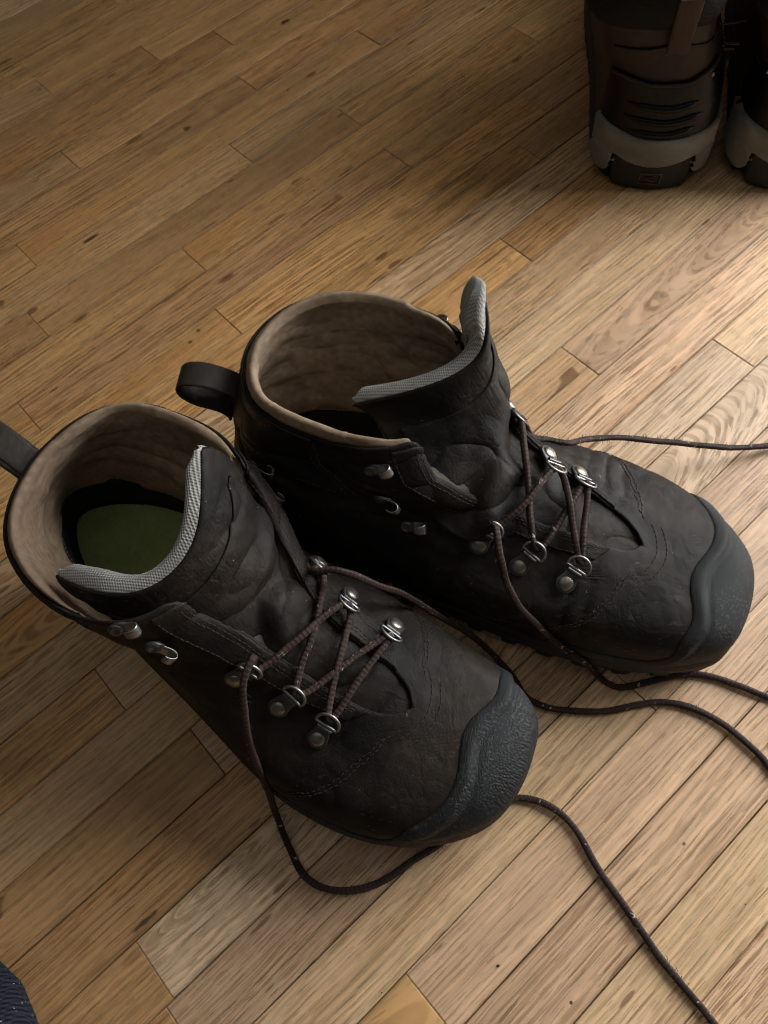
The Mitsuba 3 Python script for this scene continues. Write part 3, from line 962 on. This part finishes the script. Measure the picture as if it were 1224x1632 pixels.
def trims(b, P, N, root):
    lines = []
    ts = b.T[(b.T > 4.32) & (b.T < 8.86)]
    for side in ('lat', 'med'):
        ds = np.linspace(.0009, .0185, 15)
        G = np.array([[edge_point(b, P, N, t, d * (1 - .35 * sstep(5.2, 4.3, t)), side) for d in ds] for t in ts])
        pos, nor = G[:, :, 0], unit(G[:, :, 1])
        g = grid_normals(pos)
        b.put('eyestay', sheet(pos, .0021, .0004, N=nor, sign=1 if (g * nor).sum() > 0 else -1), 'leather', root)
        for k in (2, 4, 13):
            lines.append(pos[2:-2, k] + nor[2:-2, k] * .0022)
        # soft fold of suede between flap and tongue
        tg = b.T[(b.T > 5.5) & (b.T < 8.3)]
        E = np.array([edge_point(b, P, N, t, .0015, side)[0] for t in tg])
        O = np.array([edge_point(b, P, N, t, .0015, 'med' if side == 'lat' else 'lat')[0] for t in tg])
        D = unit(O - E)
        Ne = np.array([edge_point(b, P, N, t, .0015, side)[1] for t in tg])
        w = np.linspace(-.6, 1, 12)
        k = np.sin(np.linspace(0, np.pi, len(tg))) ** .6
        fold = .0105 * k * (.7 + .6 * meshkit.noise(E * 45, b.seed))
        Q = E[:, None] + D[:, None] * (w[None, :, None] * fold[:, None, None]) - Ne[:, None] * (.0034 + .0022 * np.clip(w, 0, 1) ** 2)[None, :, None]
        Q = Q + .0016 * (meshkit.noise(Q * 110, b.seed + 2)[..., None] - .5) * Ne[:, None]
        g = grid_normals(Q)
        b.put('gusset', sheet(Q, .0011, -.0011, N=g), 'brown_leather', root)
    # rows over the vamp from the throat down to the sole, on both sides
    F, FN, M = b.full, b.Nfull, b.M
    for sg in (1, -1):
        for o in (0, .006):
            u = np.linspace(0, 1, 40)
            tt = 3.75 - 3.2 * u
            ss = (.035 + .20 * u ** .8 + o * (1 - .3 * u)) * sg
            i = np.round(tt / 9 * (b.NT - 1)).astype(int)
            j = np.round((ss % 1) * (M - 1)).astype(int)
            lines.append(F[i, j] + FN[i, j] * .0011)
    for t in (3.45, 3.62):
        i = int(np.argmin(abs(b.T - t)))
        j = np.r_[np.arange(M - 26, M - 1, 3), np.arange(0, 27, 3)]
        lines.append(F[i, j] + FN[i, j] * .0011)
    p0 = int(np.argmin(abs(b.T - 6.15)))
    s0, s1 = int(b.NS * .215), int(b.NS * .785)
    lines.append(P[p0, s0:s1:4] + N[p0, s0:s1:4] * .0024)
    for c in (s0, s1):
        lines.append(P[p0:-12:3, c] + N[p0:-12:3, c] * .0024)
    b.put('stitching', stitches(lines), 'thread', root, smooth=False, kind='stuff')


def hiking_boot(b, label, t_rows, lat_end, med_end, rings, hooks, loop):
    root = thing('hiking_boot', label, 'boot', 'worn pair of hiking boots on the floor')
    sole(b, root)
    gl, gm = GAPS['A' if b.m > 0 else 'B']
    gap = lambda t: (float(gl(t)), float(gm(t))) if t >= 3.9 else (0.0, 0.0)
    cy = lambda t: float(GCY(np.clip(t, 4, 9))) + b.dY * float(sstep(2.5, 9, t))
    P, ring = b.cut(gap, cy)
    P = round_corner(P)
    N = grid_normals(P, ring)
    if b.sign < 0:
        N = -N
    # leather shell
    edge = np.minimum(np.arange(b.NS), np.arange(b.NS)[::-1])
    vfu = sheet(P, .0008, -.0014, ring=ring, N=N, sign=b.sign)
    b.put('upper', vfu, 'leather', root)
    trims(b, P, N, root)
    # padded collar lining, rolled over the rim
    i0, i1 = int(np.argmin(abs(b.T - 3.9))), b.NT
    c0, c1 = (58 if b.m > 0 else 3), b.NS - 3
    Q = P[i0:i1, c0:c1].copy()
    k = np.linspace(0, 1, len(Q))[:, None]
    ee = np.minimum(np.arange(Q.shape[1]), np.arange(Q.shape[1])[::-1])[None]
    pad = (.0044 + .0020 * sstep(.35, .8, k)) * (.45 + .55 * sstep(0, 40, ee)) * ((.35 + .65 * sstep(0, 60, np.arange(Q.shape[1])[None])) if b.m > 0 else 1) * (.8 + .4 * meshkit.noise(Q * [40, 40, 60], b.seed))
    wr = .0013 * (meshkit.fbm(Q * [45, 45, 110], 3, b.seed + 21) - .5)
    Q = Q + np.array([0, 0, .0026]) * (sstep(.80, 1, k) * sstep(0, 30, ee))[..., None]
    vfu = sheet(Q, -.0015, -.0015 - pad - wr, N=N[i0:i1, c0:c1], sign=b.sign, bulge=.62)
    b.put('collar_lining', vfu, 'tan_lining', root)
    j0, j1 = int(np.argmin(abs(b.T - .5))), int(np.argmin(abs(b.T - 4.0)))
    Q = P[j0:j1]
    vfu = sheet(Q, -.0016, -.0052, ring=ring[j0:j1], N=N[j0:j1], sign=b.sign)
    b.put('heel_lining', vfu, 'dark_textile', root)
    # smooth black panel round the back of the shaft
    s0, s1 = int(b.NS * .20), int(b.NS * .80)
    p0 = int(np.argmin(abs(b.T - 6.0)))
    vfu = sheet(P[p0:-1, s0:s1], .0022, .0002, N=N[p0:-1, s0:s1], sign=b.sign)
    b.put('collar_panel', vfu, 'black_panel', root, label='smooth black panel round the back of the collar')
    r_ = int(np.argmin(abs(b.T - 4.12)))
    b.put('lining_stitching', stitches([P[r_, 30:-30:5] - N[r_, 30:-30:5] * .0064], .0016, .0014, .0003), 'pale_thread', root, smooth=False, kind='stuff')
    toe_cap(b, root)
    insole(b, root)
    tongue(b, root, t_rows)
    # lace rings
    anchors = {}
    for nm, a in rings.items():
        anchors[nm] = ring_hardware(b, root, *a)
    flat, fN = P.reshape(-1, 3), N.reshape(-1, 3)
    tr = cKDTree(flat)
    for rv, hk in hooks:
        q = [flat[tr.query(c, k=4)[1]].mean(0) for c in (rv, hk)]
        hook_hardware(b, root, q[0] + fN[tr.query(rv)[1]] * .0018, fN[tr.query(np.add(rv, hk) / 2, k=6)[1]].mean(0), q[1] - q[0])
    pull_loop(b, root, *loop)
    lace(b, root, anchors, lat_end, med_end)
    return root


A = Boot((-.1979, .2721), -38, 1, 0.0, 0.0, 1.0, 3)
Bt = Boot((-.0881, .2872), -29, -1, -.010, -.029, .84, 8)

def low_rows(b):
    rows = []
    for x, y0, y1, w in ((.2560, -.026, .004, .10), (.2430, -.033, .011, .17), (.2230, -.036, .016, .33), (.1980, -.039, .020, .53)):
        r = []
        for y in np.linspace(y0, y1, 7) + b.dY * w:
            p, n = b.surf(x, y)
            r.append(p - n * .0030)
        rows.append(np.array(r))
    return rows


t_rows_A = low_rows(A) + [
    [(.166, -.043, .094), (.173, -.034, .101), (.177, -.022, .105), (.1785, -.009, .107), (.177, .004, .106), (.173, .017, .103), (.166, .027, .097)],
    [(.140, -.049, .112), (.152, -.040, .117), (.160, -.026, .121), (.163, -.008, .123), (.160, .010, .124), (.152, .026, .123), (.140, .037, .121)],
    [(.108, -.054, .132), (.131, -.046, .134), (.146, -.031, .137), (.152, -.010, .141), (.149, .010, .145), (.140, .026, .150), (.127, .040, .152)],
    [(.085, -.051, .1475), (.112, -.0475, .149), (.131, -.036, .151), (.1405, -.018, .156), (.1405, -.002, .162), (.134, .014, .169), (.1235, .031, .1745)]]
t_rows_B = low_rows(Bt) + [
    [(.166, -.047, .094), (.173, -.038, .101), (.177, -.027, .105), (.1785, -.016, .106), (.177, -.004, .105), (.172, .010, .101), (.160, .022, .093)],
    [(.146, -.072, .116), (.157, -.060, .119), (.163, -.046, .120), (.164, -.032, .119), (.160, -.018, .116), (.148, -.001, .110), (.131, .012, .103)],
    [(.131, -.0790, .151), (.143, -.0715, .146), (.1500, -.0600, .141), (.152, -.046, .135), (.145, -.032, .130), (.129, -.020, .124), (.106, -.010, .118)],
    [(.1320, -.0830, .1740), (.1400, -.0740, .1685), (.1450, -.0620, .160), (.1430, -.0530, .152), (.1330, -.0420, .146), (.1110, -.0290, .139), (.0840, -.0180, .131)]]
LACE = {}
LACE['A_lat'] = [[-0.0766, 0.1349, 0.112], [-0.0806, 0.128, 0.112], [-0.0845, 0.1178, 0.105], [-0.0865, 0.108, 0.094], [-0.088, 0.0961, 0.075], [-0.088, 0.0833, 0.045], [-0.0881, 0.0687, 0.015], [-0.0852, 0.0541, 0.003], [-0.0793, 0.0409, 0.0025], [-0.0722, 0.0336, 0.0025], [-0.0637, 0.0297, 0.0025], [-0.0532, 0.0278, 0.0025], [-0.0424, 0.0287, 0.0025], [-0.0312, 0.0316, 0.0025], [-0.0158, 0.0384, 0.0025], [-0.0042, 0.0426, 0.0025], [0.0099, 0.0505, 0.0025], [0.0263, 0.059, 0.0025], [0.0398, 0.0621, 0.0025], [0.0479, 0.0618, 0.0025], [0.0559, 0.0599, 0.0025], [0.0672, 0.0535, 0.0025], [0.0742, 0.0452, 0.0025], [0.0789, 0.0354, 0.0025], [0.0837, 0.0198, 0.0025], [0.0912, 0.0027, 0.0025], [0.1005, -0.0186, 0.0025], [0.1109, -0.0393, 0.0025], [0.1213, -0.0577, 0.0025], [0.1268, -0.0748, 0.0025]]
LACE['A_med'] = [[-0.0416, 0.1756, 0.112], [-0.0347, 0.1746, 0.114], [-0.0268, 0.1733, 0.112], [-0.0194, 0.1716, 0.106], [-0.0105, 0.1698, 0.094], [0.0047, 0.1683, 0.074], [0.0185, 0.1642, 0.052], [0.0338, 0.1581, 0.034], [0.0464, 0.1504, 0.018], [0.0569, 0.1388, 0.008], [0.0634, 0.1279, 0.003], [0.0674, 0.1179, 0.0025], [0.0774, 0.1108, 0.0025], [0.088, 0.1071, 0.0025], [0.1098, 0.1023, 0.0025], [0.1252, 0.1024, 0.0025], [0.1425, 0.1025, 0.0025], [0.1583, 0.0979, 0.0025], [0.1722, 0.0884, 0.0025], [0.183, 0.0758, 0.0025], [0.1903, 0.0651, 0.0025], [0.1972, 0.0491, 0.0025]]
LACE['B_med'] = [[0.0565, 0.1819, 0.114], [0.0563, 0.1726, 0.112], [0.0568, 0.1651, 0.104], [0.0611, 0.1561, 0.084], [0.0695, 0.1487, 0.0653], [0.0797, 0.1406, 0.0512], [0.09, 0.1329, 0.0401], [0.1014, 0.1272, 0.0275], [0.1123, 0.1242, 0.005], [0.1197, 0.1169, 0.0025], [0.1286, 0.1142, 0.0025], [0.1445, 0.1154, 0.0025], [0.1641, 0.116, 0.0025], [0.1785, 0.1128, 0.0025], [0.1915, 0.1055, 0.0025], [0.2023, 0.0982, 0.0025], [0.2162, 0.0897, 0.0025]]
LACE['B_lat'] = [[0.0931, 0.2494, 0.09], [0.1058, 0.2565, 0.0701], [0.1175, 0.2544, 0.0661], [0.1389, 0.2647, 0.047], [0.1617, 0.267, 0.038], [0.1886, 0.2655, 0.028], [0.2238, 0.2609, 0.018], [0.2471, 0.2597, 0.011], [0.2802, 0.2601, 0.004]]
loopA = ((.0275, -.006, .136), unit([-1, .05, .25]), (0, 1, 0), [(.003, .001), (-.0, .004), (.012, .010), (.028, .012), (.036, .004), (.031, -.007), (.020, -.011), (.012, -.016), (.010, -.022)])
loopB = ((.0120, -.012, .124), unit([-1, .25, .15]), unit([.25, 1, 0]), [(-.003, .002), (.004, .006), (.016, .010), (.028, .008), (.033, .000), (.027, -.009), (.018, -.012), (.010, -.016), (.008, -.022)])
hiking_boot(A, 'worn dark brown hiking boot with its green insole showing inside', t_rows_A, LACE['A_lat'], LACE['A_med'],
            {'lat1': (.222, -.0345, .2195, -.047), 'lat2': (.2015, -.0316, .1955, -.0438), 'lat3': (.1773, -.033, .1712, -.0432),
             'med1': (.2264, .012, .2253, .0235), 'med2': (.2003, .0132, .198, .0235), 'med3': (.1778, .0202, .174, .031)},
            [((.127, -.052, .147), (.1358, -.0491, .1509)), ((.1400, -.0535, .1300), (.1455, -.0510, .1236)),
             ((.124, .061, .118), (.133, .058, .117)), ((.132, .062, .096), (.141, .059, .096))], loopA)
hiking_boot(Bt, 'worn dark brown hiking boot whose tall tongue tip stands up above the collar', t_rows_B, LACE['B_lat'], LACE['B_med'],
            {'lat1': (.2125, -.0285, .2090, -.0400), 'lat2': (.1940, -.0285, .189, -.0400), 'lat3': (.166, -.044, .160, -.0555),
             'med1': (.2231, .0103, .2197, .022), 'med2': (.1985, .0109, .1928, .0222), 'med3': (.1728, .0091, .1687, .0197)},
            [((.1088, .0178, .1317), (.1178, .0139, .1347)), ((.1147, .0235, .1122), (.1245, .021, .1143)), ((.1286, .0241, .0897), (.1379, .0226, .0911)),
             ((.104, -.077, .133), (.113, -.075, .133)), ((.120, -.078, .117), (.129, -.075, .117)), ((.135, -.074, .103), (.144, -.069, .103))], loopB)
# ------------------------------------------------------------------ the other pair, seen from behind


class HeelView(Boot):
    def prep(s):
        sel = s.full[..., 0] < .075
        s.hp, s.hn = s.full[sel], s.Nfull[sel]
        s.ht = cKDTree(s.hp[:, 1:])

    def at(s, y, z, off=0.0):
        y, z = np.broadcast_arrays(np.asarray(y, float), np.asarray(z, float))
        d, i = s.ht.query(np.stack([y.ravel(), z.ravel()], 1), k=5)
        w = 1 / (d + 3e-4)
        p = (s.hp[i] * w[..., None]).sum(1) / w.sum(1)[:, None]
        n = unit((s.hn[i] * w[..., None]).sum(1))
        p = np.concatenate([p[:, :1], y.reshape(-1, 1), z.reshape(-1, 1)], 1)
        return (p + n * off).reshape(y.shape + (3,)), n.reshape(y.shape + (3,))

    def patch(s, ys, z0, z1, nv, o, i):
        z0, z1 = np.broadcast_to(z0, ys.shape), np.broadcast_to(z1, ys.shape)
        v = np.linspace(0, 1, nv)[:, None]
        P, N = s.at(np.broadcast_to(ys, (nv, len(ys))), z0 * (1 - v) + z1 * v)
        for _ in range(2):
            P[1:-1] = (P[:-2] + 2 * P[1:-1] + P[2:]) / 4
            P[:, 1:-1] = (P[:, :-2] + 2 * P[:, 1:-1] + P[:, 2:]) / 4
        g = grid_normals(P)
        sg = 1 if (g * N).sum() > 0 else -1
        return sheet(P, o, i, N=g * sg, sign=sg)


def trail_boot(b, label):
    b.prep()
    root = thing('trail_boot', label, 'boot', 'pair of trail boots standing heels out')
    sole(b, root)
    # shell
    i1 = b.NT - 1
    ring = np.ones(b.NT, bool)
    P = b.full[:, ::2]
    N = b.Nfull[:, ::2]
    j = int(np.argmin(abs(b.T - 7.35)))
    b.put('upper', sheet(P[:j + 4], .0006, -.0016, ring=ring[:j + 4], N=N[:j + 4], sign=b.sign), 'old_brown', root)
    k = np.linspace(0, 1, b.NT - j)[:, None]
    puff = .0008 + .0050 * np.sin(np.pi * np.clip(k, 0, 1)) ** .6 * np.ones((1, P.shape[1]))
    b.put('collar', sheet(P[j:], puff, -.006, ring=ring[j:], N=N[j:], sign=b.sign), 'black_textile', root)
    # foam band with its scalloped lower edge
    y = np.linspace(-.0450, .0450, 90)
    hw = .036
    a = np.abs(y)
    z0 = np.where(a < .029, 0.0270 + .0075 * (a / .029) ** 2, .0345 - .003 * sstep(.029, .034, a))
    z1 = .0485 + .0035 * sstep(.012, .040, a)
    b.put('midsole', b.patch(y * .98, z0, z1, 14, .0062, .0005), 'midsole_foam', root, label='grey foam band round the heel')
    for sg in (-1, 1):
        yy = np.linspace(.0300, .0440, 16)
        q = np.sqrt(np.clip(1 - ((yy - .0370) / .0072) ** 2, 0, 1))
        b.put('heel_lug', b.patch(sg * yy[::sg], 0.0240 - .0105 * q, .0255 + .0095 * q, 12, .0074, .001), 'midsole_foam', root)
    # dark rubber panel between the lugs
    yy = np.linspace(-.0275, .0275, 50)
    b.put('heel_panel', b.patch(yy, 0.0045, .0258 + .0075 * (np.abs(yy) / .029) ** 2, 10, .0050, .0), 'heel_rubber', root)
    # emblem: a raised frame with a chevron
    c = np.array([.000, .0150])
    fr = np.array([(-.0078, -.0048), (.0078, -.0055), (.0085, .0042), (-.0068, .0050)])
    loop = np.concatenate([np.linspace(fr[m], fr[(m + 1) % 4], 10)[:-1] for m in range(4)])
    Q, _ = b.at(c[0] + loop[:, 0], c[1] + loop[:, 1], .0058)
    e = b.put('emblem', tube(Q, .00075, 6, closed=True), 'emblem_rubber', root)
    ch = np.concatenate([np.linspace((.0046, .0026), (-.0036, -.0006), 8), np.linspace((-.0036, -.0006), (.0044, -.0030), 8)[1:]])
    Q, _ = b.at(c[0] + ch[:, 0], c[1] + ch[:, 1], .0057)
    b.put('chevron', tube(Q, .0007, 6), 'emblem_rubber', e)
    # moulded black heel counter with ridges and a paler edge
    y = np.linspace(-.043, .043, 80)
    top = .0935 + .0105 * sstep(.010, .030, y) + .0050 * sstep(.012, .040, -y)
    b.put('heel_counter', b.patch(y, .0480, top, 26, .0030, .0005), 'black_synthetic', root)
    Q, _ = b.at(y, gaussian_filter1d(top, 3) + .0010, .0028)
    b.put('edge_binding', tube(Q, .0014, 8, flat=1.0), 'old_brown', root)
    for zc, y0, y1 in ((.0790, -.028, .022), (.0675, -.029, .027), (.0575, -.024, .024)):
        yy = np.linspace(y0, y1, 40)
        zz = zc - .004 * np.cos((yy + .002) / .036 * 1.5) + .003 * sstep(.0, .03, yy) + .002
        Q, _ = b.at(yy, zz, .0030)
        b.put('ridge', tube(Q, np.interp(yy, [y0, y0 + .012, y1 - .006, y1], [.0005, .0026, .0030, .0006]), 8), 'black_synthetic', root)
    for m in range(3):
        p, n = b.at(np.array([.0265 + .0062 * m]), np.array([.0975 - .0006 * m]), .0030)
        s_ = trimesh.creation.icosphere(2, .0013)
        b.put('stud', (s_.vertices * [1, 1, 1.3] + p[0], s_.faces), 'rivet_metal', root)
    # pull tab
    yy = np.linspace(-.0105, .0030, 8)
    b.put('pull_tab', b.patch(yy, .1235, .1640, 14, .0072, .0052), 'tab_leather', root)
    Q, _ = b.at(np.linspace(-.045, .045, 60), .1210 + .0045 * np.exp(-((np.linspace(-.045, .045, 60) + .004) / .014) ** 2), .0016)
    b.put('piping', tube(Q, .0008, 6), 'old_brown', root)
    return root


bs('heel_rubber', bsdf=principled((.022, .022, .020), rough=.6, spec=.3))
bs('emblem_rubber', bsdf=principled((.075, .042, .030), rough=.5, spec=.3))
bs('tab_leather', bsdf=principled((.034, .017, .012), rough=.6, spec=.3, bump=leather_bump))
bs('black_textile', bsdf=principled((.008, .008, .010), rough=.75, spec=.2, bump=leather_bump))
_rings = RINGS[:]
_w = [np.array([.020, .034, .046, .050, .0455, .0455, .0375])] * 4 + [np.array([.014, .026, .040, .046, .045, .0445, .0365])] * 6
RINGS[:] = [(zb * f, zf * f, a, xf * .97, w_ * q, w_ * q) for (zb, zf, a, xf, lat, med), f, w_, q in zip(RINGS, np.linspace(1.0, 1.14, 10), _w, [1, 1.01, 1, .98, .96, .95, .94, .95, .98, 1.0])]
BACK = [.004, .001, .001, .002, .003, .004, .004, .002, -.001, -.004]
for lab, pos, ang, mir, sd in (('black and brown trail boot standing with its heel outward, grey midsole fully in view', (.2620, .5215), 73, -1, 12),
                               ('black and brown trail boot standing heel outward, cut off by the picture edge', (.3680, .4945), 72, 1, 15)):
    trail_boot(HeelView(pos, ang, mir, .0, -.024 if mir < 0 else .020, 1.0, sd, xb=BACK, crease=.25), lab)
RINGS[:] = _rings

# ------------------------------------------------------------------ the photographer's foot
import manifold3d as m3


def chain(joints, edge=.004, rounds=14):
    body = m3.Manifold()
    for (p, r), (q, t) in joints:
        body = body + m3.Manifold.hull_points(np.vstack([trimesh.creation.icosphere(2, r).vertices + p, trimesh.creation.icosphere(2, t).vertices + q]))
    m = body.refine_to_length(edge).to_mesh()
    t = trimesh.Trimesh(m.vert_properties[:, :3], m.tri_verts)
    trimesh.smoothing.filter_taubin(t, lamb=.5, nu=.52, iterations=rounds)
    return t


FO, FA = np.array((-0.2674, 0.0390, 0.0)), math.radians(96)
fx, fn = np.array([math.cos(FA), math.sin(FA), 0]), np.array([-math.sin(FA), math.cos(FA), 0])
fp = lambda x, y, z: FO + fx * x + fn * y + np.array([0, 0, z])
J_ = {'hallux': (fp(-.040, -.0165, .0165), .0155), 'toe': (fp(-.019, .000, .0150), .0140), 'toe2': (fp(-.026, .020, .0125), .011), 'toe3': (fp(-.038, .034, .0115), .010),
      'ball': (fp(-.062, -.020, .024), .0225), 'ballo': (fp(-.075, .026, .020), .0185), 'arch': (fp(-.120, -.008, .040), .030), 'out': (fp(-.130, .018, .026), .024),
      'instep': (fp(-.165, .0, .060), .034), 'heel': (fp(-.220, .003, .030), .0295), 'ankle': (fp(-.195, .0, .092), .036), 'calf': (fp(-.215, .0, .230), .045)}
E_ = [('hallux', 'ball'), ('toe', 'ball'), ('toe2', 'ballo'), ('toe3', 'ballo'), ('hallux', 'toe'), ('toe', 'toe2'), ('toe2', 'toe3'), ('ball', 'ballo'), ('ball', 'arch'), ('ballo', 'out'), ('arch', 'out'),
      ('arch', 'instep'), ('out', 'heel'), ('instep', 'heel'), ('instep', 'ankle'), ('heel', 'ankle'), ('ankle', 'calf')]
person = thing('person', 'foot in a dark navy knitted sock with pale flecks, resting flat on the floor', 'person')
sk = chain([(J_[a], J_[b_]) for a, b_ in E_])
add('sock', sk, 'sock_knit', person, smooth=True)
leg = chain([((fp(-.207, 0, .19), .050), (fp(-.225, 0, .43), .066))], .01, 6)
add('trouser_leg', leg, 'denim', person, smooth=True)


# ------------------------------------------------------------------ grit on the boards
r_ = np.random.default_rng(5)
V, F, n = [], [], 0
spots = [(.238, .036), (.255, .0), (.262, -.006), (.205, -.052), (.30, .16), (.29, .05), (.215, .028), (.02, -.02), (-.13, .62), (-.16, .55)]
for x, y in spots + [(r_.uniform(-.35, .40), r_.uniform(-.06, .75)) for _ in range(26)]:
    m_ = trimesh.creation.icosphere(1, r_.uniform(.0003, .0008))
    v = m_.vertices * r_.uniform(.5, 1.5, 3) * (1 + .5 * (meshkit.noise(m_.vertices * 3000 + n, 3)[:, None] - .5))
    V.append(v + [x, y, .0004])
    F.append(m_.faces + n)
    n += len(v)
add('grit', (np.vstack(V), np.vstack(F)), 'grit_dark', smooth=False, kind='stuff', label='dark crumbs of grit scattered over the boards')
bs('grit_dark', bsdf=principled((.03, .022, .016), rough=.8, spec=.2))
